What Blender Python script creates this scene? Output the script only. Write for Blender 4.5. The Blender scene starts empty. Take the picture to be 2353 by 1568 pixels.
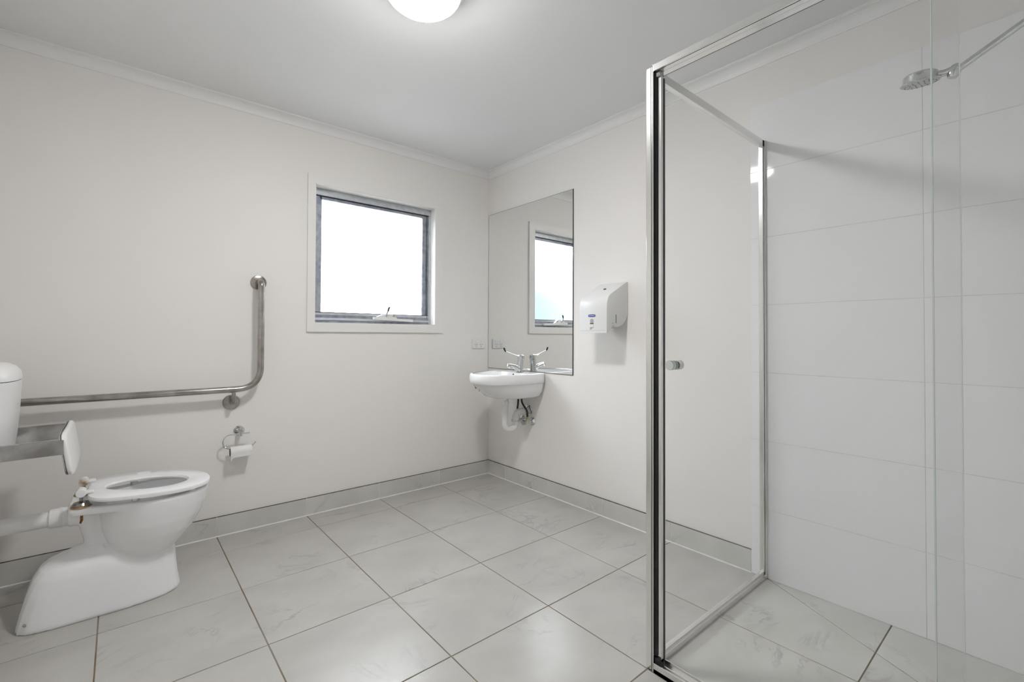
import bpy, bmesh, math, random
from mathutils import Vector, Matrix
random.seed(7)
SC = bpy.context.scene
COL = SC.collection

# ------------------------------------------------------------------ camera
cam_d = bpy.data.cameras.new('camera')
cam = bpy.data.objects.new('camera', cam_d)
COL.objects.link(cam)
yaw, pit, rol = 0.7015, 0.0140, 0.0041
F = Vector((math.sin(yaw)*math.cos(pit), math.cos(yaw)*math.cos(pit), math.sin(pit)))
R = Vector((math.cos(yaw), -math.sin(yaw), 0)); U = R.cross(F)
R2 = R*math.cos(rol) + U*math.sin(rol); U2 = -R*math.sin(rol) + U*math.cos(rol)
cam.matrix_world = Matrix(((R2.x, U2.x, -F.x, -2.1953), (R2.y, U2.y, -F.y, -2.8775), (R2.z, U2.z, -F.z, 1.0628), (0, 0, 0, 1)))
cam_d.sensor_fit = 'HORIZONTAL'; cam_d.sensor_width = 36
cam_d.lens = 1066.653/2353*36
cam_d.shift_y = -27.04/2353
cam_d.clip_start = 0.02
SC.camera = cam

# ------------------------------------------------------------------ sky, exposure
w = bpy.data.worlds.new('overcast_sky'); SC.world = w; w.use_nodes = True
bg = w.node_tree.nodes['Background']
bg.inputs['Color'].default_value = (0.90, 0.95, 1.0, 1)
bg.inputs['Strength'].default_value = 3.3
SC.view_settings.view_transform = 'Standard'
SC.view_settings.look = 'None'
SC.view_settings.gamma = 1
SC.view_settings.use_curve_mapping = False
SC.view_settings.exposure = 2.16
LAMP = 31.0

# ------------------------------------------------------------------ materials
def mat(name, col, rough=0.5, metal=0.0, spec=0.5, **kw):
    m = bpy.data.materials.new(name); m.use_nodes = True
    b = m.node_tree.nodes['Principled BSDF']
    b.inputs['Base Color'].default_value = (*col, 1)
    b.inputs['Roughness'].default_value = rough
    b.inputs['Metallic'].default_value = metal
    b.inputs['Specular IOR Level'].default_value = spec
    for k, v in kw.items(): b.inputs[k.replace('_', ' ')].default_value = v
    return m
def nodes(m): return m.node_tree.nodes, m.node_tree.links, m.node_tree.nodes['Principled BSDF']
def add_bump(m, scale, strength, dist=0.002, detail=3):
    n, l, b = nodes(m)
    tc = n.new('ShaderNodeTexCoord'); no = n.new('ShaderNodeTexNoise'); bu = n.new('ShaderNodeBump')
    no.inputs['Scale'].default_value = scale; no.inputs['Detail'].default_value = detail
    bu.inputs['Strength'].default_value = strength; bu.inputs['Distance'].default_value = dist
    l.new(tc.outputs['Object'], no.inputs['Vector']); l.new(no.outputs['Fac'], bu.inputs['Height']); l.new(bu.outputs['Normal'], b.inputs['Normal'])
def add_noise_colour(m, c1, c2, scale, lo=0.35, hi=0.65, detail=4, stretch=(1, 1, 1)):
    n, l, b = nodes(m)
    tc = n.new('ShaderNodeTexCoord'); mp = n.new('ShaderNodeMapping'); no = n.new('ShaderNodeTexNoise'); cr = n.new('ShaderNodeValToRGB')
    mp.inputs['Scale'].default_value = stretch
    no.inputs['Scale'].default_value = scale; no.inputs['Detail'].default_value = detail
    cr.color_ramp.elements[0].position = lo; cr.color_ramp.elements[0].color = (*c1, 1)
    cr.color_ramp.elements[1].position = hi; cr.color_ramp.elements[1].color = (*c2, 1)
    l.new(tc.outputs['Object'], mp.inputs['Vector']); l.new(mp.outputs['Vector'], no.inputs['Vector'])
    l.new(no.outputs['Fac'], cr.inputs['Fac']); l.new(cr.outputs['Color'], b.inputs['Base Color'])

M = {}
M['paint'] = mat('wall_paint', (0.90, 0.878, 0.85), 0.55, spec=0.3); add_bump(M['paint'], 60, 0.06)
M['ceil'] = mat('ceiling_paint', (0.875, 0.88, 0.885), 0.8, spec=0.2); add_bump(M['ceil'], 80, 0.05)
M['trimw'] = mat('white_trim_paint', (0.89, 0.89, 0.885), 0.4); add_bump(M['trimw'], 40, 0.03)
M['arch'] = mat('architrave_paint', (0.89, 0.875, 0.85), 0.4); add_bump(M['arch'], 40, 0.03)
M['grout'] = mat('dirty_grout', (0.3, 0.24, 0.17), 0.9); add_noise_colour(M['grout'], (0.21, 0.135, 0.06), (0.33, 0.29, 0.24), 2.2, 0.45, 0.65)
M['wgrout'] = mat('white_grout', (0.80, 0.80, 0.79), 0.8); add_noise_colour(M['wgrout'], (0.74, 0.73, 0.72), (0.84, 0.84, 0.83), 12)
M['walltile'] = mat('gloss_wall_tile', (0.92, 0.925, 0.935), 0.05, spec=0.3); add_bump(M['walltile'], 4, 0.01, 0.004, 1)
M['tilegrout'] = mat('wall_tile_grout', (0.74, 0.75, 0.76), 0.8); add_noise_colour(M['tilegrout'], (0.70, 0.705, 0.71), (0.80, 0.805, 0.81), 9)
M['tileedge'] = mat('raw_tile_edge', (0.09, 0.08, 0.07), 0.9); add_noise_colour(M['tileedge'], (0.05, 0.045, 0.04), (0.14, 0.12, 0.10), 20)
M['ceramic'] = mat('white_ceramic', (0.94, 0.945, 0.955), 0.07); add_bump(M['ceramic'], 8, 0.01, 0.002, 1)
M['plastic'] = mat('white_plastic', (0.85, 0.85, 0.845), 0.3); add_bump(M['plastic'], 90, 0.02)
M['plastic2'] = mat('cool_white_plastic', (0.82, 0.825, 0.82), 0.35); add_bump(M['plastic2'], 120, 0.03)
M['seatp'] = mat('seat_plastic', (0.86, 0.865, 0.87), 0.15); add_bump(M['seatp'], 30, 0.01)
M['pvc'] = mat('white_pvc_pipe', (0.82, 0.81, 0.80), 0.35); add_bump(M['pvc'], 60, 0.02)
M['steel'] = mat('brushed_stainless_steel', (0.36, 0.34, 0.31), 0.22, 1.0); add_bump(M['steel'], 150, 0.06); add_noise_colour(M['steel'], (0.32, 0.295, 0.27), (0.50, 0.475, 0.445), 14)
M['steel2'] = mat('stained_stainless_steel', (0.55, 0.54, 0.53), 0.16, 1.0); add_noise_colour(M['steel2'], (0.33, 0.32, 0.31), (0.58, 0.575, 0.57), 12)
M['chrome'] = mat('polished_chrome', (0.66, 0.685, 0.69), 0.06, 1.0); add_bump(M['chrome'], 20, 0.01)
M['alu'] = mat('polished_aluminium', (0.82, 0.82, 0.81), 0.2, 1.0); add_bump(M['alu'], 60, 0.02)
M['walu'] = mat('window_aluminium', (0.56, 0.59, 0.62), 0.42, 0.5); add_noise_colour(M['walu'], (0.50, 0.53, 0.57), (0.62, 0.64, 0.66), 20)
M['sash'] = mat('sash_aluminium', (0.34, 0.36, 0.42), 0.45, 0.5); add_noise_colour(M['sash'], (0.24, 0.26, 0.33), (0.42, 0.43, 0.46), 25)
M['black'] = mat('black_rubber', (0.012, 0.014, 0.015), 0.5); add_bump(M['black'], 60, 0.03)
M['hose'] = mat('braided_hose', (0.045, 0.042, 0.04), 0.4, 0.4); add_bump(M['hose'], 700, 0.5)
M['dark'] = mat('dark_slot', (0.03, 0.03, 0.03), 0.7); add_bump(M['dark'], 60, 0.03)
M['grey'] = mat('grey_plastic', (0.42, 0.42, 0.41), 0.4); add_bump(M['grey'], 60, 0.03)
M['sface'] = mat('spray_face_plastic', (0.62, 0.63, 0.63), 0.3, 0.3); add_bump(M['sface'], 60, 0.03)
M['brass'] = mat('brass_washer', (0.55, 0.38, 0.16), 0.4, 0.7); add_noise_colour(M['brass'], (0.35, 0.2, 0.07), (0.62, 0.46, 0.2), 60)
M['rust'] = mat('rusty_metal', (0.25, 0.11, 0.04), 0.8, 0.3); add_noise_colour(M['rust'], (0.10, 0.04, 0.015), (0.42, 0.2, 0.07), 90)
M['stain'] = mat('rust_stained_plastic', (0.6, 0.5, 0.4), 0.5); add_noise_colour(M['stain'], (0.33, 0.19, 0.08), (0.8, 0.74, 0.66), 45)
M['paper'] = mat('toilet_paper', (0.86, 0.855, 0.84), 0.95, spec=0.1); add_bump(M['paper'], 250, 0.25)
M['card'] = mat('cardboard_core', (0.35, 0.29, 0.22), 0.95, spec=0.1); add_bump(M['card'], 120, 0.1)
M['blue'] = mat('blue_badge', (0.03, 0.05, 0.33), 0.35); add_bump(M['blue'], 60, 0.02)
M['white'] = mat('white_print', (0.85, 0.87, 0.9), 0.5); add_bump(M['white'], 60, 0.02)
M['pad'] = mat('white_vinyl_pad', (0.84, 0.835, 0.825), 0.35); add_bump(M['pad'], 160, 0.05)
M['mirror'] = mat('mirror_silver', (0.90, 0.91, 0.90), 0.0, 1.0)
M['ext'] = mat('outside_wall_steel', (0.23, 0.32, 0.45), 0.6); add_noise_colour(M['ext'], (0.038, 0.055, 0.09), (0.046, 0.065, 0.105), 1.5)
M['ground'] = mat('outside_ground', (0.25, 0.25, 0.24), 0.9); add_noise_colour(M['ground'], (0.2, 0.2, 0.19), (0.3, 0.3, 0.28), 3)

def marble(name='marble_look_floor_tile', k=1.0, tint=(1, 1, 1)):
    m = mat(name, (0.7, 0.69, 0.68), 0.27, spec=0.4)
    n, l, b = nodes(m)
    tc = n.new('ShaderNodeTexCoord'); oi = n.new('ShaderNodeObjectInfo')
    mul = n.new('ShaderNodeVectorMath'); mul.operation = 'SCALE'; mul.inputs[0].default_value = (17.3, 9.1, 23.7)
    add = n.new('ShaderNodeVectorMath'); add.operation = 'ADD'
    l.new(oi.outputs['Random'], mul.inputs['Scale']); l.new(tc.outputs['Object'], add.inputs[0]); l.new(mul.outputs[0], add.inputs[1])
    mp = n.new('ShaderNodeMapping'); mp.inputs['Rotation'].default_value = (0, 0, 0.75); mp.inputs['Scale'].default_value = (1.0, 1.35, 1.0)
    l.new(add.outputs[0], mp.inputs['Vector'])
    n1 = n.new('ShaderNodeTexNoise'); n1.inputs['Scale'].default_value = 2.6; n1.inputs['Detail'].default_value = 9; n1.inputs['Roughness'].default_value = 0.62; n1.inputs['Distortion'].default_value = 0.9
    l.new(mp.outputs[0], n1.inputs['Vector'])
    sub = n.new('ShaderNodeMath'); sub.operation = 'SUBTRACT'; sub.inputs[1].default_value = 0.5
    ab = n.new('ShaderNodeMath'); ab.operation = 'ABSOLUTE'
    l.new(n1.outputs['Fac'], sub.inputs[0]); l.new(sub.outputs[0], ab.inputs[0])
    r1 = n.new('ShaderNodeValToRGB'); r1.color_ramp.elements[0].position = 0.0; r1.color_ramp.elements[0].color = (1, 1, 1, 1)
    r1.color_ramp.elements[1].position = 0.023; r1.color_ramp.elements[1].color = (0, 0, 0, 1)
    l.new(ab.outputs[0], r1.inputs['Fac'])
    n2 = n.new('ShaderNodeTexNoise'); n2.inputs['Scale'].default_value = 3.2; n2.inputs['Detail'].default_value = 3
    l.new(add.outputs[0], n2.inputs['Vector'])
    r2 = n.new('ShaderNodeValToRGB'); r2.color_ramp.elements[0].position = 0.5; r2.color_ramp.elements[0].color = (0, 0, 0, 1)
    r2.color_ramp.elements[1].position = 0.72; r2.color_ramp.elements[1].color = (1, 1, 1, 1)
    l.new(n2.outputs['Fac'], r2.inputs['Fac'])
    mm = n.new('ShaderNodeMath'); mm.operation = 'MULTIPLY'; l.new(r1.outputs['Color'], mm.inputs[0]); l.new(r2.outputs['Color'], mm.inputs[1])
    cl = n.new('ShaderNodeValToRGB')
    cl.color_ramp.elements[0].position = 0.35; cl.color_ramp.elements[0].color = (0.465, 0.452, 0.424, 1)
    cl.color_ramp.elements[1].position = 0.65; cl.color_ramp.elements[1].color = (0.515, 0.502, 0.474, 1)
    n3 = n.new('ShaderNodeTexNoise'); n3.inputs['Scale'].default_value = 4.0; n3.inputs['Detail'].default_value = 4
    l.new(mp.outputs[0], n3.inputs['Vector']); l.new(n3.outputs['Fac'], cl.inputs['Fac'])
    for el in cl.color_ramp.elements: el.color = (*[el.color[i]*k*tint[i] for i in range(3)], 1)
    mx = n.new('ShaderNodeMix'); mx.data_type = 'RGBA'
    mx.inputs[7].default_value = (0.33, 0.32, 0.31, 1)
    l.new(cl.outputs['Color'], mx.inputs[6])
    m2 = n.new('ShaderNodeMath'); m2.operation = 'MULTIPLY'; m2.inputs[1].default_value = 0.8; l.new(mm.outputs[0], m2.inputs[0]); l.new(m2.outputs[0], mx.inputs[0])
    l.new(mx.outputs[2], b.inputs['Base Color'])
    return m
M['marble'] = marble()
M['marble_lit'] = marble('lit_marble_look_tile', 1.34, (0.99, 1.0, 1.0))  # floor marble, colour brightened for the light missing on skirting and shower floor

def glass(name, tint, refl=1.0):
    m = bpy.data.materials.new(name); m.use_nodes = True
    n = m.node_tree.nodes; l = m.node_tree.links; n.clear()
    o = n.new('ShaderNodeOutputMaterial'); t = n.new('ShaderNodeBsdfTransparent'); g = n.new('ShaderNodeBsdfGlossy'); f = n.new('ShaderNodeFresnel'); mx = n.new('ShaderNodeMixShader')
    t.inputs['Color'].default_value = (*tint, 1); g.inputs['Roughness'].default_value = 0.01
    ge = n.new('ShaderNodeNewGeometry'); mr = n.new('ShaderNodeMapRange')      # same reflectance on both faces of the sheet
    mr.inputs['To Min'].default_value = 1.28; mr.inputs['To Max'].default_value = 1/1.28
    l.new(ge.outputs['Backfacing'], mr.inputs['Value']); l.new(mr.outputs[0], f.inputs['IOR'])
    l.new(f.outputs[0], mx.inputs[0]); l.new(t.outputs[0], mx.inputs[1]); l.new(g.outputs[0], mx.inputs[2]); l.new(mx.outputs[0], o.inputs['Surface'])
    return m
M['glass'] = glass('clear_shower_glass', (0.997, 0.999, 0.998))
M['gedge'] = mat('green_glass_edge', (0.70, 0.78, 0.76), 0.2); add_bump(M['gedge'], 30, 0.02)
M['gedge2'] = mat('pale_glass_edge', (0.90, 0.92, 0.92), 0.25); add_bump(M['gedge2'], 30, 0.02)
def frosted():
    m = bpy.data.materials.new('frosted_window_glass'); m.use_nodes = True
    n = m.node_tree.nodes; l = m.node_tree.links; n.clear()
    o = n.new('ShaderNodeOutputMaterial'); t = n.new('ShaderNodeBsdfTransparent'); r = n.new('ShaderNodeBsdfRefraction'); mx = n.new('ShaderNodeMixShader')
    r.inputs['Roughness'].default_value = 0.24; r.inputs['IOR'].default_value = 1.3
    no = n.new('ShaderNodeTexNoise'); no.inputs['Scale'].default_value = 120; bu = n.new('ShaderNodeBump'); bu.inputs['Strength'].default_value = 0.15; bu.inputs['Distance'].default_value = 0.002
    tc = n.new('ShaderNodeTexCoord'); l.new(tc.outputs['Object'], no.inputs['Vector']); l.new(no.outputs['Fac'], bu.inputs['Height']); l.new(bu.outputs[0], r.inputs['Normal'])
    t.inputs['Color'].default_value = (0.95, 0.97, 1, 1)
    mx.inputs[0].default_value = 0.85
    l.new(t.outputs[0], mx.inputs[1]); l.new(r.outputs[0], mx.inputs[2]); l.new(mx.outputs[0], o.inputs['Surface'])
    return m
M['frost'] = frosted()
def lampmat():
    m = bpy.data.materials.new('lit_opal_diffuser'); m.use_nodes = True
    b = m.node_tree.nodes['Principled BSDF']
    b.inputs['Base Color'].default_value = (0.9, 0.9, 0.9, 1); b.inputs['Roughness'].default_value = 0.25
    b.inputs['Emission Color'].default_value = (1.0, 0.99, 0.975, 1); b.inputs['Emission Strength'].default_value = LAMP
    # the bulbs sit in the middle of the bowl, so its rim glows less than its bottom
    n, l = m.node_tree.nodes, m.node_tree.links
    tc = n.new('ShaderNodeTexCoord'); sp = n.new('ShaderNodeSeparateXYZ'); mr = n.new('ShaderNodeMapRange')
    mr.inputs['From Min'].default_value = -0.052; mr.inputs['From Max'].default_value = -0.095
    mr.inputs['To Min'].default_value = 0.012*LAMP; mr.inputs['To Max'].default_value = LAMP
    l.new(tc.outputs['Object'], sp.inputs[0]); l.new(sp.outputs['Z'], mr.inputs['Value']); l.new(mr.outputs[0], b.inputs['Emission Strength'])
    return m
M['lamp'] = lampmat()

# ------------------------------------------------------------------ geometry helpers
class G:
    """collects vertices and faces of one mesh"""
    def __init__(s): s.v = []; s.f = []; s.m = []
    def add(s, vs, fs, mi=0):
        o = len(s.v); s.v += [tuple(p) for p in vs]; s.f += [tuple(i+o for i in f) for f in fs]; s.m += [mi]*len(fs); return s
    def box(s, a, b, bev=0.0, mi=0):
        bm = bmesh.new(); bmesh.ops.create_cube(bm, size=1)
        c = [(a[i]+b[i])/2 for i in range(3)]; d = [abs(b[i]-a[i]) for i in range(3)]
        for v in bm.verts: v.co = Vector((c[0]+v.co.x*d[0], c[1]+v.co.y*d[1], c[2]+v.co.z*d[2]))
        if bev > 0: bmesh.ops.bevel(bm, geom=list(bm.edges), offset=min(bev, min(d)*0.49), segments=1, affect='EDGES')
        bm.verts.index_update()
        s.add([v.co for v in bm.verts], [[v.index for v in f.verts] for f in bm.faces], mi); bm.free(); return s
    def loft(s, rings, cap0=True, cap1=True, closed=True, mi=0):
        n = len(rings[0]); vs = [p for r in rings for p in r]; fs = []
        for k in range(len(rings)-1):
            for i in range(n if closed else n-1):
                j = (i+1) % n; fs.append((k*n+i, k*n+j, (k+1)*n+j, (k+1)*n+i))
        if cap0: fs.append(tuple(reversed(range(n))))
        if cap1: fs.append(tuple((len(rings)-1)*n+i for i in range(n)))
        return s.add(vs, fs, mi)
    def tube(s, path, r, seg=16, mi=0, flat=None):
        P = [Vector(p) for p in path]; T = []
        for i in range(len(P)):
            t = (P[min(i+1, len(P)-1)]-P[max(i-1, 0)]); T.append(t.normalized())
        n = Vector((0, 0, 1)) if abs(T[0].z) < 0.9 else Vector((1, 0, 0))
        n = (n-T[0]*n.dot(T[0])).normalized(); rings = []
        for i in range(len(P)):
            n = (n-T[i]*n.dot(T[i])).normalized(); b = T[i].cross(n)
            rr = r[i] if isinstance(r, (list, tuple)) else r
            ra, rb = (rr, rr) if flat is None else (rr*flat[0], rr*flat[1])
            rings.append([P[i]+n*ra*math.cos(2*math.pi*k/seg)+b*rb*math.sin(2*math.pi*k/seg) for k in range(seg)])
        return s.loft(rings, mi=mi)
    def lathe(s, prof, org, axis=(0, 0, 1), seg=32, mi=0):
        a = Vector(axis).normalized(); n = Vector((1, 0, 0)) if abs(a.x) < 0.9 else Vector((0, 1, 0))
        n = (n-a*n.dot(a)).normalized(); b = a.cross(n); o = Vector(org)
        rings = [[o+a*h+(n*math.cos(2*math.pi*k/seg)+b*math.sin(2*math.pi*k/seg))*max(r, 1e-5) for k in range(seg)] for r, h in prof]
        return s.loft(rings, mi=mi)
    def prism(s, poly, ax, lo, hi, mi=0):
        """extrude a 2-D polygon along axis ax (0 x, 1 y, 2 z)"""
        def p3(p, h): q = list(p); q.insert(ax, h); return tuple(q)
        n = len(poly)
        return s.add([p3(p, lo) for p in poly]+[p3(p, hi) for p in poly],
                     [tuple((i, (i+1) % n, n+(i+1) % n, n+i)) for i in range(n)]+[tuple(reversed(range(n))), tuple(range(n, 2*n))], mi)
    def mesh(s, name, off=(0, 0, 0), mats=(), smooth=35):
        me = bpy.data.meshes.new(name)
        me.from_pydata([(p[0]-off[0], p[1]-off[1], p[2]-off[2]) for p in s.v], [], s.f)
        for m in mats: me.materials.append(m)
        for p, mi in zip(me.polygons, s.m): p.material_index = mi
        bm = bmesh.new(); bm.from_mesh(me); bmesh.ops.recalc_face_normals(bm, faces=bm.faces); bm.to_mesh(me); bm.free()
        if smooth:
            for p in me.polygons: p.use_smooth = True
            me.set_sharp_from_angle(angle=math.radians(smooth))
        me.update(); return me
OFF = {}
def obj(name, g, mats, parent=None, label=None, cat=None, kind=None, group=None, smooth=35):
    if not isinstance(mats, (list, tuple)): mats = [mats]
    off = OFF.get(parent.name, (0, 0, 0)) if parent else (0, 0, 0)
    o = bpy.data.objects.new(name, g.mesh(name, off, [M[m] for m in mats], smooth)); COL.objects.link(o)
    OFF[o.name] = off
    if parent: o.parent = parent
    tag(o, label, cat, kind, group); return o
def tag(o, label=None, cat=None, kind=None, group=None):
    if label: o['label'] = label
    if cat: o['category'] = cat
    if kind: o['kind'] = kind
    if group: o['group'] = group
    return o
def thing(name, loc, label, cat, group=None):
    o = bpy.data.objects.new(name, None); COL.objects.link(o); o.location = loc; o.empty_display_size = 0.05
    OFF[o.name] = tuple(loc); return tag(o, label, cat, None, group)
def struct(name, g, mats, parent=None, smooth=35):
    return obj(name, g, mats, parent, kind=None if parent else 'structure', smooth=smooth)
def arc(c, r, a0, a1, n, u=(1, 0, 0), v=(0, 0, 1)):
    c = Vector(c); u = Vector(u); v = Vector(v)
    return [c+u*r*math.cos(math.radians(a0+(a1-a0)*i/n))+v*r*math.sin(math.radians(a0+(a1-a0)*i/n)) for i in range(n+1)]
def fillet(pts, r, n=8):
    """round the corners of a polyline"""
    P = [Vector(p) for p in pts]; out = [P[0]]
    for i in range(1, len(P)-1):
        a = (P[i-1]-P[i]); b = (P[i+1]-P[i]); rr = r[i-1] if isinstance(r, (list, tuple)) else r
        rr = min(rr, a.length*0.49, b.length*0.49); p0 = P[i]+a.normalized()*rr; p1 = P[i]+b.normalized()*rr
        ang = a.angle(b)
        for k in range(n+1):
            t = k/n; out.append(p0*(1-t)**2+P[i]*2*t*(1-t)+p1*t**2)
    out.append(P[-1]); return out
def egg(z, cx, cy, af, ab, hw, nf=2.0, nb=2.0, N=48, sx=1):
    """super-ellipse ring; af towards +x*sx, ab towards -x*sx"""
    out = []
    for k in range(N):
        t = 2*math.pi*k/N; ux, uy = math.cos(t), math.sin(t)
        a, n = (af, nf) if ux >= 0 else (ab, nb)
        r = (abs(ux/a)**n+abs(uy/hw)**n)**(-1.0/n)
        out.append((cx+sx*ux*r, cy+uy*r, z))
    return out

# ------------------------------------------------------------------ room shell
X0, Y0, H = -2.66, -3.42, 2.33          # far end wall, back wall, ceiling
WX0, WX1, WZ0, WZ1 = -1.313, -0.487, 1.134, 1.968   # window opening
T = 0.09
g = G()
for a, b in (((X0-T, 0, -0.1), (WX0, T, H+0.05)), ((WX1, 0, -0.1), (T, T, H+0.05)), ((WX0, 0, -0.1), (WX1, T, WZ0)), ((WX0, 0, WZ1), (WX1, T, H+0.05))): g.box(a, b)
wall_left = struct('wall_left', g, 'paint', smooth=0)
wall_right = struct('wall_right', G().box((0, Y0-T, -0.1), (T, 0, H+0.05)), 'paint', smooth=0)
wall_back = struct('wall_back', G().box((X0-T, Y0-T, -0.1), (0, Y0, H+0.05)), 'paint', smooth=0)
wall_end = struct('wall_end', G().box((X0-T, Y0, -0.1), (X0, 0, H+0.05)), 'paint', smooth=0)
ceiling = struct('ceiling', G().box((X0-T, Y0-T, H), (T, T, H+0.06)), 'ceil', smooth=0)
floor = struct('floor', G().box((X0, Y0, -0.1), (0, 0, -0.0025)), 'grout', smooth=0)

# cove cornice
cove = [(0, 2.281), (0.005, 2.281), (0.007, 2.287)]
for k in range(9):
    a = math.radians(90*k/8); cove.append((0.007+0.037*(1-math.cos(a)), 2.287+0.034*math.sin(a)))
cove += [(0.045, 2.323), (0.050, 2.323), (0.050, H), (0, H)]
struct('trim_1', G().prism([(-d, z) for d, z in cove], 0, X0, 0), 'trimw', smooth=25)
struct('trim_2', G().prism([(-d, z) for d, z in cove], 1, Y0, 0), 'trimw', smooth=25)
struct('trim_3', G().prism([(Y0+d, z) for d, z in cove], 0, X0, 0), 'trimw', smooth=25)
struct('trim_4', G().prism([(X0+d, z) for d, z in cove], 1, Y0, 0), 'trimw', smooth=25)

# floor tiles (450 mm), cut along the falls of the shower floor
def clip(poly, px, py, nx, ny):
    out = []
    for i in range(len(poly)):
        a, b = poly[i], poly[(i+1) % len(poly)]
        da = (a[0]-px)*nx+(a[1]-py)*ny; db = (b[0]-px)*nx+(b[1]-py)*ny
        if da >= 0: out.append(a)
        if da*db < 0: t = da/(da-db); out.append((a[0]+(b[0]-a[0])*t, a[1]+(b[1]-a[1])*t))
    return out
def area(p): return 0.5*sum(p[i][0]*p[(i+1) % len(p)][1]-p[(i+1) % len(p)][0]*p[i][1] for i in range(len(p)))
def inset(poly, d):
    if area(poly) < 0: poly = poly[::-1]
    q = poly
    for i in range(len(poly)):
        a, b = poly[i], poly[(i+1) % len(poly)]; ex, ey = b[0]-a[0], b[1]-a[1]; L = math.hypot(ex, ey)
        if L < 1e-6: continue
        nx, ny = -ey/L, ex/L; q = clip(q, a[0]+nx*d, a[1]+ny*d, nx, ny)
        if len(q) < 3: return []
    return q
def tile_prism(poly, z0, z1, gap=0.0019, ch=0.001):
    p = inset(poly, gap); q = inset(p, ch) if p else []
    if len(p) < 3 or len(q) != len(p): 
        if len(p) < 3: return None
        return G().prism(p, 2, z0, z1)
    # align the start of the two rings
    k = min(range(len(q)), key=lambda i: (q[i][0]-p[0][0])**2+(q[i][1]-p[0][1])**2); q = q[k:]+q[:k]
    return G().loft([[(x, y, z0) for x, y in p], [(x, y, z1-ch) for x, y in p], [(x, y, z1) for x, y in q]])
xs = [0.0]+[-(0.4436+0.45*k) for k in range(5)]+[X0]
ys = [0.0]+[-(0.2149+0.45*k) for k in range(8)]; ys = [y for y in ys if y > Y0]+[Y0]
SX, SY = -0.888, -2.022
DR = (-0.46, -2.88)
def tile(poly, m='marble'):
    poly = [p for i, p in enumerate(poly) if math.dist(p, poly[i-1]) > 1e-5]
    if len(poly) < 3 or abs(area(poly)) < 4e-4: return
    cx = sum(p[0] for p in poly)/len(poly); cy = sum(p[1] for p in poly)/len(poly)
    gm = tile_prism([(x-cx, y-cy) for x, y in poly], -0.009, 0)
    if gm is None: return
    o = obj('floor_tile', gm, m, None); o.parent = floor; o.location = (cx, cy, 0)
wedges = []
cor = [(0, SY), (SX, SY), (SX, Y0), (0, Y0)]
for i in range(len(xs)-1):
    for j in range(len(ys)-1):
        cell = [(xs[i+1], ys[j+1]), (xs[i], ys[j+1]), (xs[i], ys[j]), (xs[i+1], ys[j])]
        if xs[i] <= SX or ys[j+1] >= SY: tile(cell); continue
        # part outside the shower
        up = clip(cell, 0, SY, 0, 1)
        low = clip(cell, 0, SY, 0, -1)
        if ys[j] > SY: tile(up if len(low) < 3 else [(x, max(y, SY-0.0)) for x, y in up])
        out = clip(low, SX, 0, -1, 0)
        if len(out) >= 3: tile(out)
        ins = clip(low, SX, 0, 1, 0)
        if len(ins) < 3: continue
        for k in range(4):
            a, b = cor[k], cor[(k+1) % 4]; tri = [a, b, DR]
            if area(tri) < 0: tri = tri[::-1]
            p = ins
            for e in range(3):
                q, r = tri[e], tri[(e+1) % 3]; p = clip(p, q[0], q[1], -(r[1]-q[1]), r[0]-q[0])
                if len(p) < 3: break
            if len(p) >= 3: tile(p, 'marble_lit')

# skirting tiles
def skirting(name, axis, cuts, wallpos, sgn, hgt=0.103, th=0.009):
    """axis 0: runs along x at y=wallpos; axis 1: runs along y at x=wallpos"""
    lo, hi = cuts[-1], cuts[0]
    gb = G()
    def bx(a0, a1, d0, d1, z0, z1, gg, bev=0, mi=0):
        if axis == 0: gg.box((a0, wallpos+sgn*d0, z0), (a1, wallpos+sgn*d1, z1), bev, mi)
        else: gg.box((wallpos+sgn*d0, a0, z0), (wallpos+sgn*d1, a1, z1), bev, mi)
    bx(lo, hi, 0.0, th-0.002, 0.0, hgt-0.002, gb)
    # white sealant bead at the floor
    d = th
    bead = [(0, 0), (d+0.0045, 0), (d+0.001, 0.0045), (0, 0.0045)]
    if axis == 0: gb.prism([(wallpos+sgn*a, z) for a, z in bead], 0, lo, hi)
    else: gb.prism([(wallpos+sgn*a, z) for a, z in bead], 1, lo, hi)
    base = struct(name, gb, 'wgrout', smooth=0)
    for k in range(len(cuts)-1):
        a1, a0 = cuts[k], cuts[k+1]
        if a1-a0 < 0.01: continue
        gt = G(); bx(a0+0.002, a1-0.002, 0.001, th, 0.003, hgt-0.002, gt, 0.0008, 0)
        bx(a0+0.0015, a1-0.0015, 0.0, th-0.0005, hgt-0.0019, hgt, gt, 0, 1)
        obj('skirting_tile', gt, ['marble_lit', 'tileedge'], base, smooth=0)
skirting('baseboard_left', 0, xs, 0.0, -1)
skirting('baseboard_right', 1, [y for y in ys if y > -1.968]+[-1.968], 0.0, -1)
skirting('baseboard_end', 1, ys, X0, 1)
skirting('baseboard_back', 0, [x for x in xs if x < SX-0.06], Y0, 1)

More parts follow.
